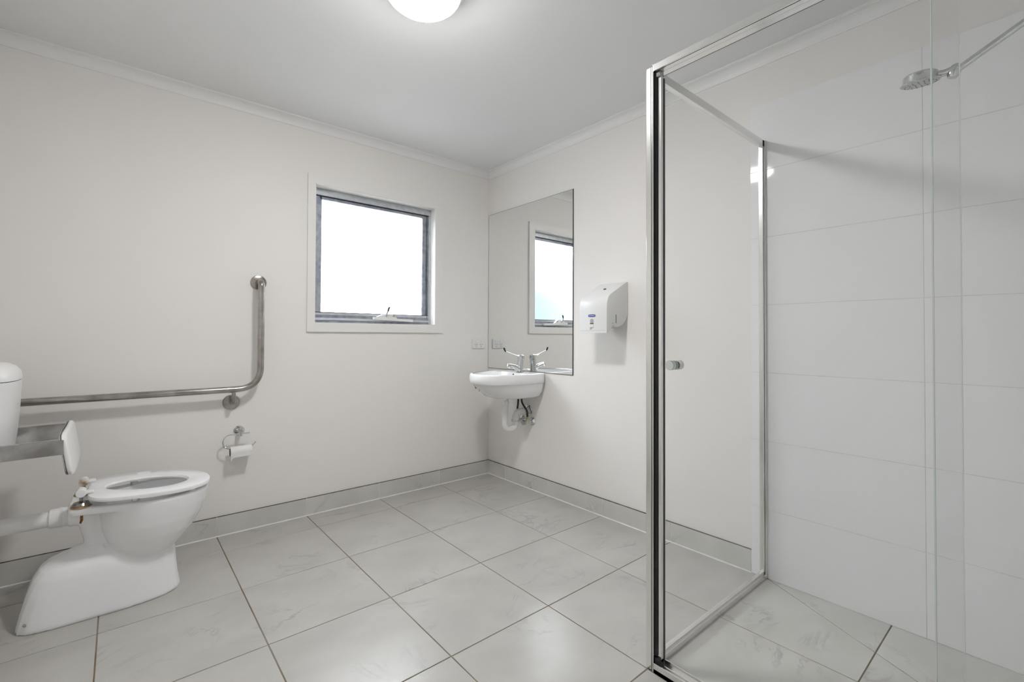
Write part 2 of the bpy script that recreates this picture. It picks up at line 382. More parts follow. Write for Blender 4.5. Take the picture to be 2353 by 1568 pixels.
# shower wall tiles 600 x 300
def wall_tiles(parent, axis, cuts, wallpos, sgn, th=0.009):
    gb = G()
    def bx(a0, a1, d0, d1, z0, z1, gg, bev=0, mi=0):
        if axis == 0: gg.box((a0, wallpos+sgn*d0, z0), (a1, wallpos+sgn*d1, z1), bev, mi)
        else: gg.box((wallpos+sgn*d0, a0, z0), (wallpos+sgn*d1, a1, z1), bev, mi)
    bx(cuts[-1], cuts[0], 0, th-0.0012, 0, 2.104, gb)
    obj('tile_adhesive', gb, 'tilegrout', parent, smooth=0)
    for r in range(7):
        for k in range(len(cuts)-1):
            gt = G(); bx(cuts[k+1]+0.0008, cuts[k]-0.0008, 0.0005, th, 0.0+0.301*r+0.0008, 0.301*(r+1)-0.0008, gt, 0.0007)
            obj('wall_tile', gt, 'walltile', parent, smooth=0)
wall_tiles(wall_right, 1, [-1.968, -2.563, -3.158, Y0+0.009], 0.0, -1)
wall_tiles(wall_back, 0, [0.0, -0.6, -0.96], Y0, 1)

# ------------------------------------------------------------------ window
win = bpy.data.objects.new('window_1', None); COL.objects.link(win); win.location = (-0.9, 0, WZ0); OFF[win.name] = (-0.9, 0, WZ0); win['kind'] = 'structure'
AX0, AX1, AZ0, AZ1 = -1.355, -0.427, 1.082, 2.022
def frame_mitre(ox0, ox1, oz0, oz1, ix0, ix1, iz0, iz1, y0, y1, side):
    q = {'l': [(ox0, oz0), (ix0, iz0), (ix0, iz1), (ox0, oz1)], 'r': [(ix1, iz0), (ox1, oz0), (ox1, oz1), (ix1, iz1)],
         'b': [(ox0, oz0), (ox1, oz0), (ix1, iz0), (ix0, iz0)], 't': [(ix0, iz1), (ix1, iz1), (ox1, oz1), (ox0, oz1)]}[side]
    return G().prism(q, 1, y0, y1)
e = 0.0006
for s_ in 'lrbt':
    gg = frame_mitre(AX0, AX1, AZ0, AZ1, WX0, WX1, WZ0, WZ1, -0.014, 0.0, s_)
    obj('architrave', gg, 'arch', win, smooth=0)
rev = G()
rev.box((WX0, -0.012, WZ0), (WX0+0.004, 0.085, WZ1)); rev.box((WX1-0.004, -0.012, WZ0), (WX1, 0.085, WZ1))
rev.box((WX0, -0.012, WZ0), (WX1, 0.085, WZ0+0.004)); rev.box((WX0, -0.012, WZ1-0.004), (WX1, 0.085, WZ1))
obj('window_reveal', rev, 'arch', win, smooth=0)
fx0, fx1, fz0, fz1 = WX0+0.004, WX1-0.004, WZ0+0.004, WZ1-0.004
fy = 0.052
fr = G()
fr.box((fx0, fy, fz1-0.020), (fx1, 0.089, fz1), 0.001)                # head, upper step
fr.box((fx0, fy-0.006, fz1-0.042), (fx1, 0.089, fz1-0.021), 0.001)    # head, lower step
fr.box((fx0, fy, fz0), (fx0+0.012, 0.089, fz1-0.04), 0.001)
fr.box((fx1-0.016, fy, fz0), (fx1, 0.089, fz1-0.04), 0.001)
fr.box((fx0, fy+0.006, fz0), (fx1, 0.089, fz0+0.016), 0.001)          # sill steps
fr.box((fx0, fy-0.008, fz0+0.016), (fx1, 0.089, fz0+0.031), 0.001)
frame = obj('window_frame', fr, 'walu', win)
obj('sill_step', G().box((fx0, fy+0.002, fz0+0.031), (fx1, 0.089, fz0+0.048), 0.001), 'sash', win)
obj('sill_gap', G().box((fx0+0.002, fy+0.001, fz0-0.0005), (fx1-0.002, fy+0.006, fz0+0.013)), 'sash', win)
sx0, sx1, sz0, sz1 = fx0+0.012, fx1-0.016, fz0+0.048, fz1-0.042
sash = G()
sw = 0.032; swl = 0.044
sash.box((sx0, 0.058, sz0), (sx0+swl, 0.085, sz1), 0.0015); sash.box((sx1-sw-0.012, 0.064, sz0), (sx1-0.012, 0.085, sz1), 0.0015); sash.box((sx1-0.010, 0.058, sz0), (sx1, 0.085, sz1), 0.0015)
sash.box((sx0+sw, 0.058, sz1-0.022), (sx1-sw-0.012, 0.085, sz1), 0.0015)
sash_o = obj('sash', sash, 'sash', win)
brail = G(); brail.box((sx0, 0.056, sz0), (sx1, 0.085, sz0+0.016), 0.0015); obj('sash_bottom_rail', brail, 'walu', win)
gk = G()
gk.box((sx0, 0.0545, sz1-0.006), (sx1, 0.058, sz1+0.0005)); gk.box((sx0, 0.0555, sz0+0.016), (sx1, 0.0585, sz0+0.0195)); gk.box((sx0-0.002, 0.0555, sz0), (sx0+0.002, 0.058, sz1)); gk.box((sx1-0.0125, 0.0555, sz0), (sx1-0.0095, 0.058, sz1))
obj('rubber_seal', gk, 'black', win, smooth=0)
obj('pane', G().box((sx0+0.02, 0.072, sz0+0.008), (sx1-0.03, 0.077, sz1-0.012)), 'frost', win, smooth=0)
wd = G()
wz = fz0+0.026
wd.prism([(-0.927, wz+0.002), (-0.645, wz-0.010), (-0.645, wz+0.008), (-0.762, wz+0.011), (-0.800, wz+0.040), (-0.868, wz+0.036), (-0.905, wz+0.020), (-0.927, wz+0.018)], 1, 0.020, 0.044)
wnd = obj('window_winder', wd, 'plastic2', win, smooth=0)
obj('crank', G().tube([(-0.842, 0.028, wz+0.026), (-0.846, 0.010, wz+0.034), (-0.846, -0.002, wz+0.048), (-0.842, -0.005, wz+0.06)], [0.007, 0.006, 0.005, 0.005], 12), 'walu', wnd)
obj('knob', G().tube([(-0.842, -0.005, wz+0.058), (-0.838, -0.006, wz+0.075), (-0.831, -0.007, wz+0.085)], [0.0062, 0.0066, 0.0062], 12), 'black', wnd)
obj('catch', G().lathe([(0.001, 0.0), (0.006, 0.0), (0.006, 0.008), (0.001, 0.009)], (-0.79, 0.022, wz+0.028), (0, -1, 0), 14), 'steel', wnd)

# outside
struct('ground', G().box((-14, T+0.01, -0.5), (10, 14, -0.45)), 'ground', smooth=0)
struct('wall_outside', G().box((-12, 3.2, -0.45), (-0.9, 3.3, 2.6)), 'ext', smooth=0)

# ------------------------------------------------------------------ ceiling light
LX, LY = -1.385, -1.42
lamp = thing('ceiling_light', (LX, LY, H), 'round lit opal dome light on the white ceiling', 'lamp')
obj('base', G().lathe([(0.001, 0), (0.150, 0), (0.153, -0.004), (0.153, -0.020), (0.147, -0.024), (0.001, -0.024)], (LX, LY, H), seg=64), 'plastic', lamp)
prof = [(0.135, -0.024), (0.138, -0.032)]
for k in range(1, 15):
    a = math.radians(90*k/14); prof.append((0.138*math.cos(a), -0.032-0.076*math.sin(a)))
obj('diffuser', G().lathe(prof, (LX, LY, H), seg=64), 'lamp', lamp, smooth=60)
obj('finial', G().lathe([(0.001, -0.106), (0.004, -0.107), (0.004, -0.111), (0.001, -0.113)], (LX, LY, H), seg=12), 'stain', lamp)

# ------------------------------------------------------------------ mirror
mir = thing('wall_mirror', (0, -0.442, 0.815), 'tall frameless rectangular mirror above the hand basin', 'mirror')
obj('backing', G().box((-0.0045, -0.8825, 0.8135), (-0.0005, -0.002, 1.9995)), 'dark', mir, smooth=0)
obj('glass', G().box((-0.0065, -0.880, 0.816), (-0.0040, -0.0045, 1.997)), 'mirror', mir, smooth=0)

# ------------------------------------------------------------------ power outlet
po = thing('power_outlet', (-0.103, 0, 0.963), 'white double power outlet on the wall beside the mirror', 'power outlet')
px0, px1, pz0, pz1 = -0.160, -0.046, 0.963, 1.038
obj('plate', G().box((px0, -0.009, pz0), (px1, 0, pz1), 0.003), 'plastic', po)
for cx in (px0+0.034, px1-0.034):
    obj('rocker_switch', G().box((cx-0.0085, -0.0125, pz1-0.026), (cx+0.0085, -0.008, pz1-0.012), 0.0015), 'plastic', po)
    for dx, dz, tilt in ((-0.008, -0.006, 0.5), (0.008, -0.006, -0.5), (0, -0.022, 0)):
        c, s = math.cos(tilt), math.sin(tilt); qz = 0.5*(pz0+pz1)+dz; hw_, hh = 0.0014, 0.0042
        pts = [(cx+dx+a*c-b*s, qz+a*s+b*c) for a, b in ((-hw_, -hh), (hw_, -hh), (hw_, hh), (-hw_, hh))]
        obj('socket_slot', G().prism(pts, 1, -0.0094, -0.0085), 'dark', po, smooth=0)

# ------------------------------------------------------------------ paper towel dispenser
pd = thing('paper_towel_dispenser', (0, -1.2, 1.08), 'white plastic paper towel dispenser on the wall beside the mirror', 'dispenser')
prof = [(0, 1.372), (0.012, 1.3705), (0.149, 1.298), (0.164, 1.289), (0.175, 1.277), (0.184, 1.258), (0.189, 1.236), (0.190, 1.21), (0.190, 1.081), (0.180, 1.081), (0.156, 1.101), (0.137, 1.122), (0.112, 1.114), (0.088, 1.114), (0.062, 1.121), (0.040, 1.133), (0.020, 1.151), (0.007, 1.172), (0, 1.195)]
g = G(); n = len(prof); yn, yf = -1.295, -1.100
c = 0.004
cxm = sum(p[0] for p in prof)/n; czm = sum(p[1] for p in prof)/n
def shr(p, k): 
    dx, dz = p[0]-cxm, p[1]-czm; L = math.hypot(dx, dz); return (max(0, p[0]-dx/L*k), p[1]-dz/L*k)
rings = [[(-a, y, z) for a, z in ([shr(p, k) for p in prof])] for y, k in ((yn, c), (yn+0.001, 0.0015), (yn+c, 0), (yf-c, 0), (yf-0.001, 0.0015), (yf, c))]
g.loft(rings)
obj('cover', g, 'plastic2', pd, smooth=28)
# ledge line across the front, below the slope
obj('front_seam', G().box((-0.1905, yn+0.012, 1.0925), (-0.1885, yf-0.012, 1.0935)), 'grey', pd, smooth=0)
obj('paper_guide', G().box((-0.155, yn+0.006, 1.098), (-0.118, yf-0.006, 1.106), 0.002), 'plastic', pd)
cy_ = -1.192
pill = [(cy_+0.0125*math.cos(math.radians(a)), 1.147+0.0125*math.sin(math.radians(a))) for a in range(0, 181, 15)]+[(cy_-0.0125, 1.108), (cy_-0.002, 1.106), (cy_+0.002, 1.100), (cy_+0.0125, 1.098)]
obj('view_window', G().prism(pill, 0, -0.1908, -0.189), 'grey', pd, smooth=0)
obj('window_bar', G().box((-0.1914, cy_-0.0125, 1.131), (-0.190, cy_+0.0125, 1.135)), 'dark', pd, smooth=0)
obj('window_paper', G().box((-0.1912, cy_-0.012, 1.112), (-0.190, cy_+0.012, 1.128)), 'plastic2', pd, smooth=0)
bd = G(); bp = []
for k in range(40):
    t = 2*math.pi*k/40; bp.append((cy_+0.0255*math.copysign(abs(math.cos(t))**0.35, math.cos(t)), 1.176+0.0068*math.copysign(abs(math.sin(t))**0.6, math.sin(t))))
bd.prism(bp, 0, -0.1914, -0.189)
badge = obj('badge', bd, 'blue', pd, label='small dark blue badge', smooth=0)
lt = G()
for k in range(11):
    yy = cy_+0.019-k*0.0038; hh = 0.0036*(1-0.05*abs(k-6))
    lt.box((-0.1917, yy-0.0014, 1.176-hh*0.5), (-0.191, yy+0.0014, 1.176+hh*0.5))
obj('badge_lettering', lt, 'white', badge, smooth=0)
s_top = Vector((-(0.06), 0, 1.345)); sl = Vector((-0.137, 0, -0.0725)).normalized()
obj('lock_slot', G().tube([Vector((-0.092, -1.205, 1.329))+Vector((0, t_, 0)) for t_ in (-0.007, 0.007)], 0.0042, 10), 'black', pd)
obj('sight_slot', G().box((-0.1115, yn-0.0006, 1.134), (-0.1075, yn+0.001, 1.182)), 'dark', pd, smooth=0)
obj('screw_hole', G().lathe([(0.001, 0), (0.0022, 0), (0.0022, 0.002), (0.001, 0.002)], (-0.137, yn-0.0008, 1.134), (0, 1, 0), 10), 'dark', pd)

# ------------------------------------------------------------------ hand basin
BY = -0.445
ba = thing('hand_basin', (0, BY, 0.645), 'small white ceramic wall-hung hand basin below the mirror', 'basin')
def br(z, u, af, ab, hw, nf=2.3, nb=9): return egg(z, -u, BY, af, ab, hw, nf, nb, 64, -1)
rings = [br(0.646, 0.16, 0.10, 0.14, 0.115, 2, 5), br(0.650, 0.16, 0.14, 0.15, 0.150, 2, 6), br(0.660, 0.16, 0.175, 0.155, 0.168, 2.0, 8), br(0.690, 0.14, 0.232, 0.137, 0.182, 2.1), br(0.722, 0.14, 0.270, 0.137, 0.191, 2.2), br(0.745, 0.14, 0.290, 0.137, 0.194, 2.2),
         br(0.7485, 0.14, 0.304, 0.137, 0.202), br(0.752, 0.14, 0.309, 0.137, 0.205), br(0.780, 0.14, 0.312, 0.137, 0.206), br(0.803, 0.14, 0.309, 0.137, 0.205), br(0.810, 0.14, 0.305, 0.137, 0.203), br(0.8135, 0.14, 0.298, 0.135, 0.198), br(0.8135, 0.14, 0.288, 0.13, 0.188),
         br(0.810, 0.24, 0.182, 0.122, 0.180, 2.2, 3), br(0.803, 0.24, 0.176, 0.118, 0.175, 2.2, 3), br(0.770, 0.24, 0.155, 0.107, 0.157, 2.2, 2.6), br(0.735, 0.23, 0.112, 0.088, 0.118, 2, 2.2), br(0.712, 0.215, 0.05, 0.045, 0.06, 2, 2), br(0.708, 0.21, 0.022, 0.022, 0.022, 2, 2)]
obj('bowl', G().loft(rings), 'ceramic', ba, smooth=50)
obj('overflow_hole', G().lathe([(0.001, 0), (0.0055, 0), (0.0055, 0.006), (0.001, 0.006)], (-0.1245, BY, 0.796), (-1, 0, 0.35), 16), 'black', ba)
obj('plug_hole', G().lathe([(0.010, 0), (0.021, 0), (0.021, 0.002), (0.010, 0.001)], (-0.21, BY, 0.709), (0, 0, 1), 24), 'chrome', ba)
for (yy, zz, L_, a_) in ((-0.365, 0.728, 0.010, 0.3), (-0.38, 0.716, 0.018, 0.7), (-0.40, 0.722, 0.006, 1.2), (-0.43, 0.702, 0.012, 0.1), (-0.445, 0.712, 0.008, -0.6)):
    uu = 0.14+0.290*math.sqrt(max(0, 1-((yy-BY)/0.19)**2))-(0.745-zz)*0.55
    p = Vector((-uu-0.001, yy, zz)); d_ = Vector((0, math.cos(a_), math.sin(a_)))*L_*0.5
    obj('scuff_mark', G().tube([p-d_, p+d_], 0.0016, 6), 'dark', ba, smooth=0)

# mixer tap with long lever
TY = -0.448
tp = thing('basin_mixer_tap', (-0.068, TY, 0.8135), 'chrome mixer tap with long lever handle on the hand basin', 'tap')
obj('body', G().tube([(-0.072, TY, 0.812), (-0.071, TY, 0.818), (-0.068, TY, 0.87), (-0.063, TY, 0.897)], [0.0265, 0.024, 0.0215, 0.021], 24), 'chrome', tp)
obj('cartridge_cap', G().tube([(-0.0625, TY, 0.899), (-0.060, TY, 0.914), (-0.058, TY, 0.927), (-0.0575, TY, 0.930)], [0.0225, 0.023, 0.021, 0.016], 24), 'chrome', tp)
sp = obj('spout', G().tube([(-0.068, TY, 0.826), (-0.09, TY, 0.836), (-0.12, TY, 0.849), (-0.15, TY, 0.857), (-0.172, TY, 0.860)], [0.022, 0.020, 0.016, 0.014, 0.0135], 20), 'chrome', tp)
obj('aerator', G().tube([(-0.165, TY, 0.866), (-0.172, TY, 0.851), (-0.174, TY, 0.846)], [0.015, 0.0155, 0.014], 20), 'chrome', sp)
lv = obj('lever', G().tube([(-0.060, TY, 0.922), (-0.085, TY, 0.922), (-0.11, TY, 0.9265), (-0.15, TY, 0.940), (-0.185, TY, 0.952), (-0.200, TY, 0.958)], [0.010, 0.0075, 0.006, 0.0048, 0.0045, 0.0045], 12, flat=(0.8, 1.3)), 'chrome', tp)
obj('lever_grip', G().tube([(-0.196, TY, 0.955), (-0.206, TY, 0.964), (-0.212, TY, 0.976), (-0.213, TY, 0.981)], [0.005, 0.006, 0.006, 0.004], 12), 'dark', lv)

# waste and trap
wt = thing('basin_trap', (-0.2, BY, 0.44), 'white plastic waste trap under the hand basin', 'waste pipe')
obj('waste_outlet', G().lathe([(0.001, 0.648), (0.027, 0.648), (0.027, 0.640), (0.0225, 0.638), (0.0225, 0.618), (0.001, 0.618)], (-0.2, BY, 0), seg=28), 'chrome', wt)
UX = -0.110; UY = -0.452
upipe = fillet([(-0.2, BY, 0.625), (-0.2, BY, 0.425), (UX, UY, 0.425), (UX, UY, 0.541), (-0.012, -0.462, 0.541)], [0.045, 0.04, 0.036], 8)
obj('trap_pipe', G().tube(upipe, 0.0205, 20), 'pvc', wt)
for (c0, ax, hh, rr) in (((-0.2, BY, 0.600), (0, 0, 1), 0.022, 0.0255), ((-0.2, BY, 0.574), (0, 0, 1), 0.018, 0.0245), ((UX, UY, 0.486), (0, 0, 1), 0.026, 0.0255), ((UX, UY, 0.458), (0, 0, 1), 0.02, 0.0245), ((-0.05, -0.459, 0.541), (1, 0, 0), 0.025, 0.0255)):
    obj('coupling_nut', G().lathe([(0.001, 0), (rr-0.001, 0), (rr, 0.001), (rr, hh-0.001), (rr-0.001, hh), (0.001, hh)], c0, ax, 28), 'pvc', wt)
obj('wall_rosette', G().lathe([(0.001, 0), (0.040, 0), (0.039, 0.005), (0.026, 0.014), (0.001, 0.014)], (0, -0.462, 0.541), (-1, 0, 0), 32), 'chrome', wt)
def valve(y, z, label, hose_top):
    v = thing('isolation_valve', (0, y, z), label, 'valve', 'isolation valves under the basin')
    obj('rosette', G().lathe([(0.001, 0), (0.030, 0), (0.029, 0.004), (0.016, 0.014), (0.001, 0.014)], (0, y, z), (-1, 0, 0), 28), 'chrome', v)
    obj('body', G().tube([(-0.010, y, z), (-0.075, y, z)], 0.0105, 16).lathe([(0.001, 0), (0.013, 0), (0.013, 0.012), (0.001, 0.012)], (-0.03, y, z), (-1, 0, 0), 6), 'chrome', v)
    gh = G(); ring = []
    for k in range(40):
        t = 2*math.pi*k/40; r_ = 0.0155+0.0022*math.cos(5*t); ring.append((r_*math.cos(t), r_*math.sin(t)))
    gh.loft([[(-0.072, y+a*0.9, z+b*0.9) for a, b in ring], [(-0.076, y+a, z+b) for a, b in ring], [(-0.090, y+a, z+b) for a, b in ring], [(-0.094, y+a*0.85, z+b*0.85) for a, b in ring]])
    obj('handle', gh, 'steel2', v)
    obj('outlet', G().tube([(-0.05, y, z+0.005), (-0.05, y, z+0.028)], 0.0085, 14), 'chrome', v)
    obj('hose_nut', G().lathe([(0.001, 0), (0.0105, 0), (0.0105, 0.014), (0.001, 0.014)], (-0.05, y, z+0.022), (0, 0, 1), 6), 'brass', v)
    h = obj('flexible_hose', G().tube(fillet([(-0.05, y, z+0.035), (-0.05, y, z+0.075), (hose_top[0], hose_top[1], hose_top[2]-0.05), hose_top], [0.03, 0.03], 6), 0.0068, 12), 'hose', v)
valve(-0.400, 0.472, 'chrome isolation valve behind the white trap, nearer the room corner', (-0.075, -0.438, 0.652))
valve(-0.505, 0.470, 'chrome isolation valve right of the white trap, further from the room corner', (-0.062, -0.458, 0.652))

# ------------------------------------------------------------------ grab rail
gr = thing('grab_rail', (-1.72, 0, 0.70), 'L-shaped stainless steel grab rail on the wall above the toilet', 'grab rail')
by_ = -0.075
bar = fillet([(-2.566, -0.006, 0.775), (-2.566, by_, 0.775), (-1.610, by_, 0.775), (-1.610, by_, 1.352), (-1.610, -0.006, 1.352)], [0.05, 0.115, 0.05], 12)
obj('bar', G().tube(bar, 0.0163, 24), 'steel', gr)
st = obj('stem', G().tube(fillet([(-1.735, by_, 0.768), (-1.735, by_, 0.700), (-1.735, -0.006, 0.700)], 0.03, 8), 0.0095, 16), 'steel', gr)
for cx, cz in ((-2.566, 0.775), (-1.735, 0.700), (-1.610, 1.352)):
    obj('wall_flange', G().lathe([(0.001, 0), (0.0405, 0), (0.0405, 0.004), (0.037, 0.010), (0.024, 0.013), (0.001, 0.013)], (cx, 0, cz), (0, -1, 0), 36), 'steel', gr)

# ------------------------------------------------------------------ toilet roll holder and roll
th = thing('toilet_roll_holder', (-1.696, 0, 0.54), 'chrome open-ring toilet roll holder on the wall below the grab rail', 'toilet roll holder')
obj('rosette', G().lathe([(0.001, 0), (0.027, 0), (0.027, 0.003), (0.020, 0.012), (0.012, 0.018), (0.0115, 0.046), (0.001, 0.046)], (-1.696, 0, 0.543), (0, -1, 0), 32), 'chrome', th)
obj('clamp', G().lathe([(0.001, -0.012), (0.009, -0.012), (0.009, 0.010), (0.001, 0.012)], (-1.697, -0.052, 0.535), (0, 0, 1), 20), 'chrome', th)
ry = -0.056
ring = [(-1.655, ry, 0.537), (-1.70, ry, 0.535)]+[(-1.745+0.032*math.cos(math.radians(a))*1.05, ry, 0.499+0.036*math.sin(math.radians(a))) for a in range(90, 271, 15)]+[(-1.70, ry, 0.463), (-1.655, ry, 0.463), (-1.645, ry, 0.465), (-1.630, ry, 0.480), (-1.626, ry, 0.485)]
obj('ring', G().tube(ring, 0.0034, 10), 'chrome', th)
rl = thing('toilet_roll', (-1.696, ry, 0.42), 'nearly used up white toilet roll on the chrome holder', 'toilet roll')
rz = 0.4435
def annulus(x0, x1, ri, ro, cy, cz, seg=32):
    g = G(); rings = []
    for x, r in ((x0, ri), (x0, ro), (x1, ro), (x1, ri), (x0, ri)):
        rings.append([(x, cy+r*math.cos(2*math.pi*k/seg), cz+r*math.sin(2*math.pi*k/seg)) for k in range(seg)])
    return g.loft(rings, False, False)
obj('paper', annulus(-1.7455, -1.6465, 0.0212, 0.0285, ry, rz), 'paper', rl)
obj('core', annulus(-1.7460, -1.6460, 0.0198, 0.0211, ry, rz), 'card', rl)
fl = G()
fl.add([(-1.7455, ry-0.0287, rz), (-1.7455, ry-0.0285, rz-0.043), (-1.738, ry-0.0287, rz-0.030), (-1.730, ry-0.0288, rz-0.024), (-1.6465, ry-0.0288, rz-0.022), (-1.6465, ry-0.0287, rz),
        (-1.7455, ry-0.0277, rz), (-1.7455, ry-0.0275, rz-0.043), (-1.738, ry-0.0277, rz-0.030), (-1.730, ry-0.0278, rz-0.024), (-1.6465, ry-0.0278, rz-0.022), (-1.6465, ry-0.0277, rz)],
       [(0, 1, 2, 3, 4, 5), (11, 10, 9, 8, 7, 6), (0, 6, 7, 1), (1, 7, 8, 2), (2, 8, 9, 3), (3, 9, 10, 4), (4, 10, 11, 5), (5, 11, 6, 0)])
obj('loose_sheet', fl, 'paper', rl, smooth=0)

# ------------------------------------------------------------------ toilet
CY = -0.42
tl = thing('toilet', (-2.15, CY, 0), 'white ceramic toilet pan with seat and no lid beside the wall', 'toilet')
g = G()
def tr(z, xb, xf, hw, split=0.5, nf=2.0, nb=2.0, cy=CY):
    cx = xb+(xf-xb)*split; return egg(z, cx, cy, xf-cx, cx-xb, hw, nf, nb, 56, 1)
# foot
g.loft([tr(0.0, -2.470, -1.984, 0.115, 0.5, 2.6, 5), tr(0.012, -2.468, -1.985, 0.116, 0.5, 2.6, 5), tr(0.06, -2.459, -1.993, 0.112, 0.5, 2.6, 4.6), tr(0.115, -2.446, -1.999, 0.108, 0.5, 2.6, 4.0), tr(0.165, -2.430, -2.002, 0.103, 0.5, 2.6, 3.4), tr(0.195, -2.413, -2.004, 0.096, 0.52, 2.5, 3), tr(0.215, -2.388, -2.008, 0.084, 0.55, 2.3, 2.6), tr(0.230, -2.350, -2.02, 0.066, 0.55, 2, 2.3), tr(0.238, -2.30, -2.04, 0.045, 0.55)])
# bowl
g.loft([tr(0.145, -2.16, -2.03, 0.055), tr(0.165, -2.185, -2.015, 0.085), tr(0.19, -2.205, -1.995, 0.108), tr(0.22, -2.222, -1.968, 0.127), tr(0.26, -2.236, -1.936, 0.146), tr(0.31, -2.247, -1.910, 0.161), tr(0.36, -2.252, -1.894, 0.171), tr(0.395, -2.255, -1.887, 0.176), tr(0.410, -2.255, -1.885, 0.177), tr(0.417, -2.25, -1.889, 0.173)])
# rear platform
PL = [(-2.334, 0.080), (-2.332, 0.097), (-2.324, 0.107), (-2.28, 0.119), (-2.22, 0.139), (-2.15, 0.158), (-2.10, 0.166), (-2.05, 0.163), (-2.0, 0.142), (-1.97, 0.10), (-1.96, 0.04)]
def plat(z, k): return [(x+(k if x < -2.3 else 0), CY-h+k, z) for x, h in PL]+[(x+(k if x < -2.3 else 0), CY+h-k, z) for x, h in reversed(PL)]
g.loft([plat(0.386, 0.012), plat(0.391, 0.003), plat(0.411, 0.0), plat(0.417, 0.006)])
# inlet spigot and neck of the trap
g.tube([(-2.18, CY, 0.366), (-2.338, CY, 0.366)], 0.040, 28)
g.tube([(-2.22, CY, 0.19), (-2.245, CY, 0.235), (-2.258, CY, 0.28), (-2.265, CY, 0.32), (-2.275, CY, 0.365)], [0.075, 0.047, 0.038, 0.041, 0.042], 24)
g.tube([(-2.36, CY, 0.12), (-2.30, CY, 0.17), (-2.22, CY, 0.19)], [0.07, 0.075, 0.08], 24)
me = g.mesh('pan_raw', OFF[tl.name], [M['ceramic']])
tmp = bpy.data.objects.new('pan', me); COL.objects.link(tmp)
md = tmp.modifiers.new('r', 'REMESH'); md.mode = 'VOXEL'; md.voxel_size = 0.0045
ms = tmp.modifiers.new('s', 'SMOOTH'); ms.factor = 0.5; ms.iterations = 7
# hollow of the bowl
hg = G()
hg.loft([tr(0.24, -2.12, -2.02, 0.05), tr(0.27, -2.165, -1.985, 0.085), tr(0.32, -2.195, -1.950, 0.118), tr(0.37, -2.212, -1.930, 0.132), tr(0.395, -2.212, -1.928, 0.130), tr(0.44, -2.205, -1.935, 0.124)])
cut = bpy.data.objects.new('cut', hg.mesh('cut', OFF[tl.name])); COL.objects.link(cut)
mb = tmp.modifiers.new('b', 'BOOLEAN'); mb.operation = 'DIFFERENCE'; mb.object = cut; mb.solver = 'EXACT'
dg = bpy.context.evaluated_depsgraph_get()
pm = bpy.data.meshes.new_from_object(tmp.evaluated_get(dg))
pm.materials.clear(); pm.materials.append(M['ceramic'])
for p in pm.polygons: p.use_smooth = True; p.material_index = 0
pm.set_sharp_from_angle(angle=math.radians(50))
bpy.data.objects.remove(tmp); bpy.data.objects.remove(cut)
pan = bpy.data.objects.new('pan', pm); COL.objects.link(pan); pan.parent = tl; OFF[pan.name] = OFF[tl.name]; pm.name = 'pan'
obj('fixing_screw', G().lathe([(0.001, 0), (0.007, 0), (0.006, 0.004), (0.001, 0.005)], (-2.4375, CY-0.0905, 0.034), (-0.42, -0.62, 0.55), 14), 'steel2', pan)
obj('trap_water', G().add([(-2.07+0.07*math.cos(k*math.pi/12), CY+0.062*math.sin(k*math.pi/12), 0.262) for k in range(24)], [tuple(range(24))]), 'ceramic', pan)
# seat: egg-shaped ring, slightly lifted at the hinge
N = 64
def seat_ring(ox, hw, z, inner):
    if inner: return egg(z, -2.085, CY-0.006, 0.121-ox, 0.145-ox, 0.097-ox, 2.0, 2.0, N, 1)
    return egg(z, -2.09, CY-0.003, 0.208-ox, 0.193-ox, 0.184-ox, 2.2, 4.2, N, 1)
def tiltz(r, dz0): return [(x, y, z+max(0, (-1.90-x))/0.37*dz0) for x, y, z in r]
rg = [seat_ring(0, 0, 0.424, False), seat_ring(-0.001, 0, 0.430, False), seat_ring(0.001, 0, 0.437, False), seat_ring(0.008, 0, 0.4408, False), seat_ring(-0.030, 0, 0.4412, True), seat_ring(-0.006, 0, 0.438, True), seat_ring(0, 0, 0.431, True), seat_ring(-0.003, 0, 0.424, True), seat_ring(-0.03, 0, 0.422, True), seat_ring(0.012, 0, 0.422, False), seat_ring(0, 0, 0.424, False)]
rg = [tiltz(r, 0.022) for r in rg]
seat = obj('seat', G().loft(rg, False, False), 'seatp', tl, label='white open toilet seat ring', smooth=28)
for sx_, sy_ in ((-2.14, -0.13), (-2.14, 0.13), (-1.96, -0.125), (-1.96, 0.125)):
    zt = 0.423+max(0, (-1.90-sx_))/0.37*0.022
    obj('seat_buffer', G().lathe([(0.001, 0), (0.013, 0), (0.012, zt-0.4165), (0.001, zt-0.4165)], (sx_, CY+sy_, 0.4165), (0, 0, 1), 16), 'seatp', seat)
